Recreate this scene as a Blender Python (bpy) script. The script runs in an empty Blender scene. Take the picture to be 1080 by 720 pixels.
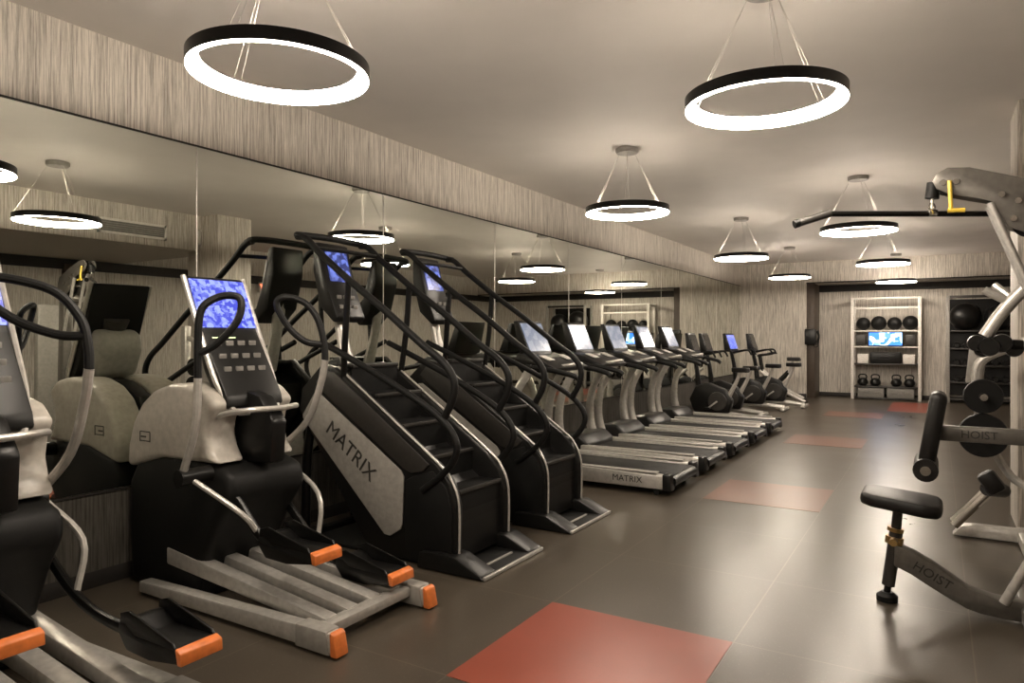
import bpy, bmesh, math, random
from mathutils import Vector, Matrix
C = bpy.context
S = C.scene
COL = S.collection
PI = math.pi
random.seed(4)

# ------------------------------------------------------------------ camera, light, exposure
EYE = 1.5
cd = bpy.data.cameras.new('camera')
cam = bpy.data.objects.new('camera', cd)
COL.objects.link(cam)
cam.location = (0, 0, EYE)
cam.rotation_euler = (PI / 2, 0, 0.546)
cd.sensor_width = 36
cd.lens = 737.0 / 1080 * 36
cd.shift_y = -5.4 / 1080
cd.clip_start = 0.05
S.camera = cam

w = bpy.data.worlds.new('world')
S.world = w
w.use_nodes = True
w.node_tree.nodes['Background'].inputs[0].default_value = (0.9, 0.8, 0.7, 1)
w.node_tree.nodes['Background'].inputs[1].default_value = 0.05
S.view_settings.view_transform = 'Standard'
S.view_settings.look = 'None'
S.view_settings.exposure = 2.4
S.view_settings.gamma = 1
S.view_settings.use_curve_mapping = False
LAMP_POWER = 26.0
LAMP_COLOR = (1.0, 0.87, 0.72, 1)

# ------------------------------------------------------------------ materials
def nodes_of(name):
    m = bpy.data.materials.new(name)
    m.use_nodes = True
    nt = m.node_tree
    return m, nt, nt.nodes['Principled BSDF']

def mat(name, col, rough=0.5, metal=0.0, var=0.12, scale=30, bump=0.0, spec=0.5, coat=0):
    m, nt, b = nodes_of(name)
    N, L = nt.nodes, nt.links
    tc = N.new('ShaderNodeTexCoord')
    nz = N.new('ShaderNodeTexNoise')
    nz.inputs['Scale'].default_value = scale
    nz.inputs['Detail'].default_value = 4
    L.new(tc.outputs['Object'], nz.inputs['Vector'])
    rp = N.new('ShaderNodeValToRGB')
    rp.color_ramp.elements[0].position = 0.3
    rp.color_ramp.elements[1].position = 0.7
    rp.color_ramp.elements[0].color = tuple(c * (1 - var) for c in col) + (1,)
    rp.color_ramp.elements[1].color = tuple(min(1, c * (1 + var)) for c in col) + (1,)
    L.new(nz.outputs['Fac'], rp.inputs['Fac'])
    L.new(rp.outputs['Color'], b.inputs['Base Color'])
    b.inputs['Roughness'].default_value = rough
    b.inputs['Metallic'].default_value = metal
    b.inputs['Specular IOR Level'].default_value = spec
    b.inputs['Coat Weight'].default_value = coat
    if bump:
        bp = N.new('ShaderNodeBump')
        bp.inputs['Strength'].default_value = bump
        bp.inputs['Distance'].default_value = 0.002
        L.new(nz.outputs['Fac'], bp.inputs['Height'])
        L.new(bp.outputs['Normal'], b.inputs['Normal'])
    return m

def emit_mat(name, col, strength):
    m, nt, b = nodes_of(name)
    b.inputs['Base Color'].default_value = (0.8, 0.8, 0.8, 1)
    b.inputs['Emission Color'].default_value = col
    b.inputs['Emission Strength'].default_value = strength
    return m

def wallpaper(name, c0, c1):
    m, nt, b = nodes_of(name)
    N, L = nt.nodes, nt.links
    tc = N.new('ShaderNodeTexCoord')
    mp = N.new('ShaderNodeMapping')
    mp.inputs['Scale'].default_value = (62, 62, 1.6)
    L.new(tc.outputs['Object'], mp.inputs['Vector'])
    nz = N.new('ShaderNodeTexNoise')
    nz.inputs['Scale'].default_value = 1.6
    nz.inputs['Detail'].default_value = 5
    nz.inputs['Roughness'].default_value = 0.75
    L.new(mp.outputs['Vector'], nz.inputs['Vector'])
    rp = N.new('ShaderNodeValToRGB')
    e = rp.color_ramp.elements
    e[0].position, e[1].position = 0.36, 0.6
    e[0].color, e[1].color = c0 + (1,), c1 + (1,)
    L.new(nz.outputs['Fac'], rp.inputs['Fac'])
    L.new(rp.outputs['Color'], b.inputs['Base Color'])
    b.inputs['Roughness'].default_value = 0.6
    b.inputs['Specular IOR Level'].default_value = 0.3
    bp = N.new('ShaderNodeBump')
    bp.inputs['Strength'].default_value = 0.35
    bp.inputs['Distance'].default_value = 0.004
    L.new(nz.outputs['Fac'], bp.inputs['Height'])
    L.new(bp.outputs['Normal'], b.inputs['Normal'])
    return m

def floor_mat(name, base, speck, rough, seams=True):
    m, nt, b = nodes_of(name)
    N, L = nt.nodes, nt.links
    tc = N.new('ShaderNodeTexCoord')
    big = N.new('ShaderNodeTexNoise'); big.inputs['Scale'].default_value = 1.3; big.inputs['Detail'].default_value = 6
    fine = N.new('ShaderNodeTexNoise'); fine.inputs['Scale'].default_value = 90; fine.inputs['Detail'].default_value = 3
    L.new(tc.outputs['Object'], big.inputs['Vector']); L.new(tc.outputs['Object'], fine.inputs['Vector'])
    r1 = N.new('ShaderNodeValToRGB')
    r1.color_ramp.elements[0].position, r1.color_ramp.elements[1].position = 0.3, 0.7
    r1.color_ramp.elements[0].color = tuple(c * 0.85 for c in base) + (1,)
    r1.color_ramp.elements[1].color = tuple(c * 1.15 for c in base) + (1,)
    L.new(big.outputs['Fac'], r1.inputs['Fac'])
    r2 = N.new('ShaderNodeValToRGB')
    r2.color_ramp.elements[0].position, r2.color_ramp.elements[1].position = 0.62, 0.7
    L.new(fine.outputs['Fac'], r2.inputs['Fac'])
    mx = N.new('ShaderNodeMix'); mx.data_type = 'RGBA'
    L.new(r2.outputs['Color'], mx.inputs['Factor'])
    L.new(r1.outputs['Color'], mx.inputs['A']); mx.inputs['B'].default_value = speck + (1,)
    out = mx.outputs['Result']
    if seams:
        sx = N.new('ShaderNodeSeparateXYZ'); L.new(tc.outputs['Object'], sx.inputs[0])
        def line(sock, off):
            a = N.new('ShaderNodeMath'); a.operation = 'ADD'; a.inputs[1].default_value = off; L.new(sock, a.inputs[0])
            f = N.new('ShaderNodeMath'); f.operation = 'FRACT'; L.new(a.outputs[0], f.inputs[0])
            g = N.new('ShaderNodeMath'); g.operation = 'LESS_THAN'; g.inputs[1].default_value = 0.007; L.new(f.outputs[0], g.inputs[0])
            return g.outputs[0]
        mxx = N.new('ShaderNodeMath'); mxx.operation = 'MAXIMUM'
        L.new(line(sx.outputs['X'], 10.855), mxx.inputs[0]); L.new(line(sx.outputs['Y'], 10.51), mxx.inputs[1])
        ml = N.new('ShaderNodeMath'); ml.operation = 'MULTIPLY'; ml.inputs[1].default_value = 0.55; L.new(mxx.outputs[0], ml.inputs[0])
        m2 = N.new('ShaderNodeMix'); m2.data_type = 'RGBA'
        L.new(ml.outputs[0], m2.inputs['Factor']); L.new(out, m2.inputs['A'])
        m2.inputs['B'].default_value = tuple(min(1, c * 2.2) for c in base) + (1,)
        out = m2.outputs['Result']
    L.new(out, b.inputs['Base Color'])
    rr = N.new('ShaderNodeMapRange')
    rr.inputs['To Min'].default_value = rough - 0.06; rr.inputs['To Max'].default_value = rough + 0.06
    L.new(big.outputs['Fac'], rr.inputs['Value']); L.new(rr.outputs['Result'], b.inputs['Roughness'])
    bp = N.new('ShaderNodeBump'); bp.inputs['Strength'].default_value = 0.12; bp.inputs['Distance'].default_value = 0.001
    L.new(fine.outputs['Fac'], bp.inputs['Height']); L.new(bp.outputs['Normal'], b.inputs['Normal'])
    return m

def screen_mat(name, dark, light, strength, scale=18):
    m, nt, b = nodes_of(name)
    N, L = nt.nodes, nt.links
    tc = N.new('ShaderNodeTexCoord')
    v = N.new('ShaderNodeTexVoronoi'); v.inputs['Scale'].default_value = scale; v.distance = 'CHEBYCHEV'
    L.new(tc.outputs['Object'], v.inputs['Vector'])
    rp = N.new('ShaderNodeValToRGB')
    rp.color_ramp.elements[0].color = dark + (1,); rp.color_ramp.elements[1].color = light + (1,)
    rp.color_ramp.elements[0].position, rp.color_ramp.elements[1].position = 0.3, 0.75
    sep = N.new('ShaderNodeSeparateColor'); L.new(v.outputs['Color'], sep.inputs[0])
    L.new(sep.outputs[0], rp.inputs['Fac'])
    b.inputs['Base Color'].default_value = (0.02, 0.02, 0.03, 1)
    b.inputs['Roughness'].default_value = 0.2
    L.new(rp.outputs['Color'], b.inputs['Emission Color'])
    b.inputs['Emission Strength'].default_value = strength
    return m

M = {}
M['ceiling'] = mat('ceiling_paint', (0.74, 0.70, 0.655), 0.75, var=0.03, scale=2)
M['paper'] = wallpaper('streaked_wallpaper', (0.27, 0.245, 0.215), (0.74, 0.69, 0.62))
M['dark_paper'] = wallpaper('darker_wallpaper', (0.035, 0.032, 0.027), (0.12, 0.11, 0.095))
M['floor'] = floor_mat('rubber_floor', (0.072, 0.059, 0.044), (0.115, 0.097, 0.075), 0.30)
M['red'] = floor_mat('red_rubber', (0.27, 0.062, 0.036), (0.24, 0.065, 0.042), 0.31, seams=False)
M['sheen_red'] = floor_mat('sheen_red_rubber', (0.19, 0.085, 0.055), (0.16, 0.09, 0.065), 0.32, seams=False)  # browner, duller red: floor sheen on the distant inlays put into the colour
M['brown'] = mat('brown_paint', (0.06, 0.043, 0.031), 0.5)
M['dark_trim'] = mat('dark_trim', (0.022, 0.019, 0.017), 0.6)
M['black'] = mat('black_plastic', (0.007, 0.0068, 0.0065), 0.36, spec=0.32)
M['black_matte'] = mat('black_rubber', (0.006, 0.006, 0.0058), 0.55, spec=0.25, bump=0.3)
M['black_metal'] = mat('black_powder_coat', (0.007, 0.0068, 0.0064), 0.3, spec=0.35, metal=0.2)
M['dark_grey'] = mat('dark_grey_plastic', (0.034, 0.031, 0.028), 0.4)
M['vinyl'] = mat('black_vinyl', (0.009, 0.008, 0.0075), 0.42, spec=0.35, bump=0.4, scale=120)
M['silver'] = mat('silver_paint', (0.55, 0.53, 0.495), 0.34, metal=0.5)
M['panel'] = mat('pale_grey_plastic', (0.30, 0.285, 0.26), 0.42)
M['shroud'] = mat('warm_white_plastic', (0.44, 0.41, 0.365), 0.33)
M['chrome'] = mat('chrome', (0.65, 0.63, 0.60), 0.14, metal=1.0, var=0.03)
M['frame_silver'] = mat('pewter_paint', (0.15, 0.14, 0.125), 0.36, metal=0.5)
M['orange'] = mat('orange_plastic', (0.75, 0.20, 0.045), 0.4)
M['yellow'] = mat('yellow_plastic', (0.75, 0.52, 0.06), 0.4)
M['white'] = mat('white_enamel', (0.70, 0.67, 0.62), 0.4)
M['letter'] = mat('dark_lettering', (0.03, 0.028, 0.026), 0.5)
M['pale_letter'] = mat('pale_lettering', (0.5, 0.48, 0.45), 0.5)
M['grey_box'] = mat('grey_box', (0.20, 0.19, 0.175), 0.6)
M['brass'] = mat('worn_brass', (0.45, 0.30, 0.12), 0.35, metal=0.8)
M['mirror'] = mat('mirror_silvering', (0.74, 0.755, 0.69), 0.0, metal=1.0, var=0.0)
M['lamp'] = emit_mat('lamp_diffuser', LAMP_COLOR, LAMP_POWER)
M['canopy'] = mat('canopy_paint', (0.36, 0.34, 0.31), 0.5)
M['wire'] = mat('steel_wire', (0.6, 0.57, 0.52), 0.3, metal=0.7)
M['blue'] = screen_mat('blue_screen', (0.05, 0.07, 0.60), (0.34, 0.42, 1.0), 0.24, 45)
M['blue_small'] = screen_mat('small_blue_screen', (0.02, 0.03, 0.14), (0.14, 0.2, 0.65), 0.24, 30)
M['pale_screen'] = screen_mat('pale_screen', (0.28, 0.36, 0.52), (0.62, 0.66, 0.78), 0.10, 14)
M['tv'] = screen_mat('cyan_screen', (0.02, 0.12, 0.55), (0.65, 0.9, 1.0), 0.8, 9)
M['green'] = emit_mat('green_key', (0.35, 0.6, 0.12, 1), 0.3)
M['exit_red'] = emit_mat('exit_red', (1.0, 0.12, 0.04, 1), 1.6)

# ------------------------------------------------------------------ mesh helpers
def cat(pts, sub=5, closed=False):
    P = [Vector(p) for p in pts]
    n = len(P)
    out = []
    rng = n if closed else n - 1
    for i in range(rng):
        if closed:
            a, b, c, d = P[(i - 1) % n], P[i], P[(i + 1) % n], P[(i + 2) % n]
        else:
            b, c = P[i], P[i + 1]
            a = P[i - 1] if i else b * 2 - c
            d = P[i + 2] if i + 2 < n else c * 2 - b
        for k in range(sub):
            t = k / sub
            out.append(0.5 * ((2 * b) + (c - a) * t + (2 * a - 5 * b + 4 * c - d) * t * t + (3 * b - a - 3 * c + d) * t ** 3))
    if not closed:
        out.append(P[-1])
    return out

class MB:
    def __init__(self):
        self.bm = bmesh.new()

    def merge(self, bm):
        me = bpy.data.meshes.new('tmp')
        bm.to_mesh(me); bm.free()
        self.bm.from_mesh(me)
        bpy.data.meshes.remove(me)
        return self

    def box(self, c, s, bevel=0.0, rot=None, seg=2):
        bm = bmesh.new()
        bmesh.ops.create_cube(bm, size=1)
        for v in bm.verts:
            v.co = Vector((v.co.x * s[0], v.co.y * s[1], v.co.z * s[2]))
        if bevel:
            bmesh.ops.bevel(bm, geom=bm.edges[:], offset=min(bevel, min(s) * 0.45), segments=seg, affect='EDGES', profile=0.5)
        mt = Matrix.Translation(c)
        if rot is not None:
            mt = mt @ rot
        bmesh.ops.transform(bm, matrix=mt, verts=bm.verts)
        return self.merge(bm)

    def prism(self, poly, a, b, bevel=0.0, axis='y', seg=2):
        """2D polygon (x,z) extruded along y from a to b (or (x,y) along z, or (y,z) along x)"""
        bm = bmesh.new()
        def P(p, t):
            if axis == 'y': return (p[0], t, p[1])
            if axis == 'z': return (p[0], p[1], t)
            return (t, p[0], p[1])
        va = [bm.verts.new(P(p, a)) for p in poly]
        vb = [bm.verts.new(P(p, b)) for p in poly]
        bm.faces.new(va); bm.faces.new(vb[::-1])
        n = len(poly)
        for i in range(n):
            bm.faces.new((va[i], vb[i], vb[(i + 1) % n], va[(i + 1) % n]))
        bmesh.ops.recalc_face_normals(bm, faces=bm.faces[:])
        if bevel:
            bmesh.ops.bevel(bm, geom=bm.edges[:], offset=bevel, segments=seg, affect='EDGES', profile=0.5, clamp_overlap=True)
        return self.merge(bm)

    def tube(self, pts, r, seg=10, sub=5, closed=False, smooth=True, flat=None):
        """round (or flattened: flat = (side scale, other scale)) tube along a curve"""
        P = cat(pts, sub, closed) if smooth and len(pts) > 2 else [Vector(p) for p in pts]
        n = len(P)
        rs = r if isinstance(r, (list, tuple)) else None
        bm = bmesh.new()
        rings = []
        up = None
        for i in range(n):
            if closed:
                t = (P[(i + 1) % n] - P[(i - 1) % n]).normalized()
            else:
                t = (P[min(i + 1, n - 1)] - P[max(i - 1, 0)]).normalized()
            if up is None:
                up = Vector((0, 0, 1)) if abs(t.z) < 0.9 else Vector((1, 0, 0))
                if flat: up = Vector((0, 1, 0)) if abs(t.y) < 0.9 else Vector((0, 0, 1))
            sx = t.cross(up).normalized()
            up2 = sx.cross(t).normalized()
            up = up2
            if rs:
                f = i / max(1, n - 1) * (len(rs) - 1)
                k = min(int(f), len(rs) - 2)
                rad = rs[k] + (rs[k + 1] - rs[k]) * (f - k)
            else:
                rad = r
            fa, fb = flat or (1, 1)
            rings.append([bm.verts.new(P[i] + (sx * math.cos(2 * PI * k / seg) * fa + up2 * math.sin(2 * PI * k / seg) * fb) * rad) for k in range(seg)])
        m = n if closed else n - 1
        for i in range(m):
            A, B = rings[i], rings[(i + 1) % n]
            off = 0
            if closed and i == n - 1:
                off = min(range(seg), key=lambda o: (A[0].co - B[o].co).length)
            for k in range(seg):
                bm.faces.new((A[k], A[(k + 1) % seg], B[(k + 1 + off) % seg], B[(k + off) % seg]))
        if not closed:
            bm.faces.new(rings[0][::-1]); bm.faces.new(rings[-1])
        bmesh.ops.recalc_face_normals(bm, faces=bm.faces[:])
        return self.merge(bm)

    def cyl(self, p0, p1, r0, r1=None, seg=20):
        return self.tube([p0, p1], [r0, r0 if r1 is None else r1], seg=seg, smooth=False)

    def lathe(self, prof, c=(0, 0, 0), rot=None, seg=24):
        """(radius, height) profile turned about local z"""
        bm = bmesh.new()
        rings = []
        for (r, z) in prof:
            if r < 1e-5:
                rings.append([bm.verts.new((0, 0, z))])
            else:
                rings.append([bm.verts.new((r * math.cos(2 * PI * k / seg), r * math.sin(2 * PI * k / seg), z)) for k in range(seg)])
        for A, B in zip(rings, rings[1:]):
            for k in range(seg):
                q = [A[k % len(A)], A[(k + 1) % len(A)], B[(k + 1) % len(B)], B[k % len(B)]]
                u = []
                for v in q:
                    if v not in u: u.append(v)
                if len(u) > 2: bm.faces.new(u)
        shut = abs(prof[0][0] - prof[-1][0]) + abs(prof[0][1] - prof[-1][1]) < 1e-6
        for R in ([] if shut else (rings[0], rings[-1])):
            if len(R) > 2: bm.faces.new(R)
        bmesh.ops.recalc_face_normals(bm, faces=bm.faces[:])
        mt = Matrix.Translation(c)
        if rot is not None: mt = mt @ rot
        bmesh.ops.transform(bm, matrix=mt, verts=bm.verts)
        return self.merge(bm)

    def ball(self, c, r, s=(1, 1, 1), seg=24):
        bm = bmesh.new()
        bmesh.ops.create_uvsphere(bm, u_segments=seg, v_segments=seg // 2, radius=r)
        bmesh.ops.transform(bm, matrix=Matrix.Translation(c) @ Matrix.Diagonal((s[0], s[1], s[2], 1)), verts=bm.verts)
        return self.merge(bm)

    def text(self, body, size, mt, depth=0.002):
        cu = bpy.data.curves.new('lettering', 'FONT')
        cu.body = body; cu.size = size; cu.extrude = depth
        cu.align_x = 'CENTER'; cu.align_y = 'CENTER'; cu.resolution_u = 3
        o = bpy.data.objects.new('lettering', cu)
        COL.objects.link(o)
        C.view_layer.update()
        me = bpy.data.meshes.new_from_object(o.evaluated_get(C.evaluated_depsgraph_get()))
        bpy.data.objects.remove(o); bpy.data.curves.remove(cu)
        me.transform(mt)
        self.bm.from_mesh(me)
        bpy.data.meshes.remove(me)
        return self

    def build(self, name, material, parent=None, angle=0.6, origin=None):
        me = bpy.data.meshes.new(name)
        if origin is not None:
            bmesh.ops.translate(self.bm, vec=-Vector(origin), verts=self.bm.verts)
        self.bm.to_mesh(me); self.bm.free()
        me.materials.append(M[material])
        me.shade_smooth()
        me.set_sharp_from_angle(angle=angle)
        o = bpy.data.objects.new(name, me)
        if origin is not None: o.location = origin
        COL.objects.link(o)
        if parent: o.parent = parent
        return o

def frame3(x, y, at):
    """matrix whose x,y axes are given directions and origin at"""
    x = Vector(x).normalized(); y = Vector(y).normalized(); z = x.cross(y).normalized(); y = z.cross(x)
    m = Matrix((x, y, z)).transposed().to_4x4()
    m.translation = Vector(at)
    return m

def tag(o, label, category, group=None, kind=None):
    o['label'] = label; o['category'] = category
    if group: o['group'] = group
    if kind: o['kind'] = kind
    return o

def thing(name, label, category, loc=(0, 0, 0), rz=0.0, group=None):
    o = bpy.data.objects.new(name, None)
    o.empty_display_size = 0.1
    COL.objects.link(o)
    o.location = loc; o.rotation_euler = (0, 0, rz)
    return tag(o, label, category, group)

def struct(name, mb, material, angle=0.6):
    o = mb.build(name, material, angle=angle)
    o['kind'] = 'structure'
    return o

def dup(src, loc, label, rz=None):
    r = src.copy(); COL.objects.link(r); r.location = loc; r['label'] = label
    if rz is not None: r.rotation_euler = (0, 0, rz)
    def rec(a, b):
        for ch in list(a.children):
            c = ch.copy(); COL.objects.link(c); c.parent = b
            rec(ch, c)
    rec(src, r)
    return r

# ------------------------------------------------------------------ room shell
XL, XR, YB, YF, YP, H, ZT, ZB = -4.3, 3.8, -3.0, 19.2, 18.33, 3.317, 2.79, 0.57
T = 0.15
XP = -2.72
struct('floor', MB().box(((XL + XR) / 2, (YB + YF) / 2, -T / 2), (XR - XL + 2 * T, YF - YB + 2 * T, T)), 'floor')
struct('ceiling', MB().box(((XL + XR) / 2, (YB + YF) / 2, H + T / 2), (XR - XL + 2 * T, YF - YB + 2 * T, T)), 'ceiling')
struct('wall_left', MB().box((XL - 0.012 - T / 2, (YB + YF) / 2, H / 2), (T, YF - YB, H))
       .box((XL - 0.006, (YB + YF) / 2, (ZT + 0.012 + H) / 2), (0.012, YF - YB, H - ZT - 0.012)), 'paper')
struct('trim_11', MB().box((XL - 0.006, (YB + YP) / 2, (ZB - 0.016) / 2), (0.012, YP - YB, ZB - 0.016)), 'dark_paper')   # wall below the mirrors, in a darker streaked tone
struct('wall_right', MB().box((XR + T / 2, (YB + YF) / 2, H / 2), (T, YF - YB, H)), 'paper')
struct('wall_back', MB().box(((XL + XR) / 2, YB - T / 2, H / 2), (XR - XL, T, H)), 'paper')
struct('wall_far', MB().box(((XP + XR) / 2, YF + T / 2, H / 2), (XR - XP, T, H))
       .box(((XL + XP) / 2, (YP + YF + T) / 2, H / 2), (XP - XL, YF + T - YP, H)), 'paper')
struct('trim_1', MB().box(((XP + XR) / 2, (YP + YF) / 2, (ZT + H) / 2), (XR - XP, YF - YP, H - ZT)), 'paper')          # bulkhead over the far wall
struct('trim_2', MB().box(((0.92 + XR) / 2, (YB + 7.0) / 2, (ZT + H) / 2), (XR - 0.92, 7.0 - YB, H - ZT)), 'paper')    # bulkhead along the right
struct('trim_3', MB().box(((0.53 + 1.25) / 2, 6.9, H / 2), (0.72, 0.6, H), 0.012), 'paper')                            # column by the strength machines
struct('trim_4', MB().box((XP + 0.09, (YP + 0.05 + YF) / 2, ZT / 2), (0.18, YF - YP - 0.05, ZT), 0.005), 'brown')      # brown pilaster
struct('trim_5', MB().box((XL - 0.003, (YB + YP) / 2, ZT + 0.004), (0.022, YP - YB, 0.010)), 'dark_trim')
struct('trim_6', MB().box((XL - 0.003, (YB + YP) / 2, ZB - 0.008), (0.022, YP - YB, 0.010)), 'dark_trim')
struct('trim_7', MB().box(((XP + 0.18 + XR) / 2, YF - 0.02, 2.70), (XR - XP - 0.18, 0.04, 0.17)), 'dark_trim')
struct('trim_8', MB().box((XR - 0.02, (YB + YF) / 2, 2.70), (0.04, YF - YB - 0.1, 0.17)), 'dark_trim')
struct('trim_9', MB().box(((XP + XR) / 2, YP - 0.006, ZT + 0.01), (XR - XP, 0.014, 0.03)), 'dark_trim')
struct('trim_10', MB().box((XR - 0.04, 6.2, 1.35), (0.08, 0.35, 2.7), 0.005), 'brown')
struct('baseboard_far', MB().box(((XP + 0.18 + XR) / 2, YF - 0.008, 0.05), (XR - XP - 0.18, 0.016, 0.10), 0.004)
       .box(((XL + XP) / 2, YP - 0.008, 0.05), (XP - XL, 0.016, 0.10), 0.004), 'dark_trim')
struct('baseboard_left', MB().box((XL - 0.006, (YB + YP) / 2, 0.05), (0.016, YP - YB, 0.10), 0.004), 'dark_trim')
struct('baseboard_right', MB().box((XR - 0.008, (YB + YF) / 2, 0.05), (0.016, YF - YB, 0.10), 0.004), 'dark_trim')

# wall mirrors: tall panels side by side along the left wall
edges = [-2.68, -0.80, 1.075, 2.95, 4.825, 6.70, 8.575, 10.45, 12.325, 14.20, 16.075, YP - 0.004]
spots = ['behind the camera, first of the row', 'second from the back wall', 'beside the camera, third from the back wall',
         'behind the elliptical cut by the left edge', 'behind the nearest stair climber',
         'behind the second stair climber', 'behind the first two treadmills', 'behind the middle treadmills', 'behind the last treadmill',
         'behind the upright bikes', 'last before the far wall']
for i in range(len(edges) - 1):
    a, b = edges[i] + 0.002, edges[i + 1] - 0.002
    o = MB().box((XL - 0.003, (a + b) / 2, (ZT + ZB) / 2), (0.006, b - a, ZT - ZB - 0.004)).build('wall_mirror', 'mirror')
    MB().box((XL + 0.0005, b, (ZT + ZB) / 2), (0.003, 0.007, ZT - ZB - 0.004)).build('edge_joint', 'white', o)
    tag(o, 'tall frameless mirror panel on left wall, ' + spots[i], 'mirror', 'mirror panels along the left wall')

# red inlays in the floor
def inlay(x0, x1, y0, y1, m='red'):
    o = struct('floor_inlay', MB().box(((x0 + x1) / 2, (y0 + y1) / 2, 0.001), (x1 - x0, y1 - y0, 0.002)), m)
inlay(-1.853, -0.855, 2.49, 3.49)
inlay(-1.853, -0.855, 6.45, 7.45, 'sheen_red')
inlay(-1.853, -0.855, 10.4, 11.4, 'sheen_red')
inlay(-1.853, -0.855, 14.35, 15.35, 'sheen_red')
inlay(-0.855, 0.145, 15.9, 18.2)

# ------------------------------------------------------------------ ring pendant lamps
ZL = 2.718
def make_lamp(x, y, label):
    t = thing('ring_lamp', label, 'pendant lamp', (x, y, ZL), 0, 'ring pendant lamps')
    R, w_, hh = 0.40, 0.028, 0.062
    mb = MB(); seg = 96
    # black outer band and top; the diffuser faces inwards and wraps under the lower lip
    mb.lathe([(R, -hh / 2 + 0.004), (R, hh / 2), (R - w_ - 0.03, hh / 2), (R - w_ - 0.03, hh / 2 - 0.006), (R - 0.006, hh / 2 - 0.006), (R - 0.006, -hh / 2 + 0.004), (R, -hh / 2 + 0.004)], seg=seg)  # inward top lip, out of view, added to shield the ceiling from hot spots
    mb.build('black_band', 'black_metal', t, angle=0.5)
    MB().lathe([(R - w_, -hh / 2 + 0.004), (R - w_ + 0.004, -hh / 2), (R - 0.004, -hh / 2), (R - 0.007, -hh / 2 + 0.004), (R - 0.007, hh / 2 - 0.007), (R - w_, hh / 2 - 0.007), (R - w_, -hh / 2 + 0.004)], seg=seg).build('light_diffuser', 'lamp', t, angle=0.5)
    top = H - ZL
    MB().lathe([(0, top - 0.045), (0.10, top - 0.045), (0.11, top - 0.03), (0.11, top - 0.001), (0, top - 0.001)], seg=32).build('ceiling_canopy', 'canopy', t)
    for k in range(3):
        a = 0.9 + k * 2 * PI / 3
        wr = MB()
        for d in (-0.05, 0.05):
            wr.cyl(((R - 0.015) * math.cos(a + d), (R - 0.015) * math.sin(a + d), hh / 2), (0.085 * math.cos(a), 0.085 * math.sin(a), top - 0.04), 0.0013, seg=6)
        wr.build('suspension_wire', 'wire', t)
    return t
lamps = [(-2.564, 2.18, 'black ring lamp lit around its rim, large at upper left above the ellipticals'),
         (-0.763, 3.77, 'black ring lamp lit around its rim, large at upper right in the picture'),
         (-2.564, 6.37, 'ring lamp hanging above the aisle side of the first treadmill'),
         (-0.763, 8.84, 'ring lamp seen just below the black pulldown bar'),
         (-2.564, 10.99, 'ring lamp third along the left row from the camera'),
         (-0.763, 13.09, 'ring lamp third along the right row, left of the column'),
         (-2.564, 15.12, 'ring lamp last of the left row near the far wall'),
         (-0.763, -1.0, 'unseen ring lamp added behind the camera in the right row for ambient light'),  # out of view, added to raise the ambient light
         (-0.763, 17.5, 'ring lamp last of the right row above the storage rack')]
lamp0 = make_lamp(*lamps[0])
for x, y, lb in lamps[1:]:
    dup(lamp0, (x, y, ZL), lb)

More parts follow.
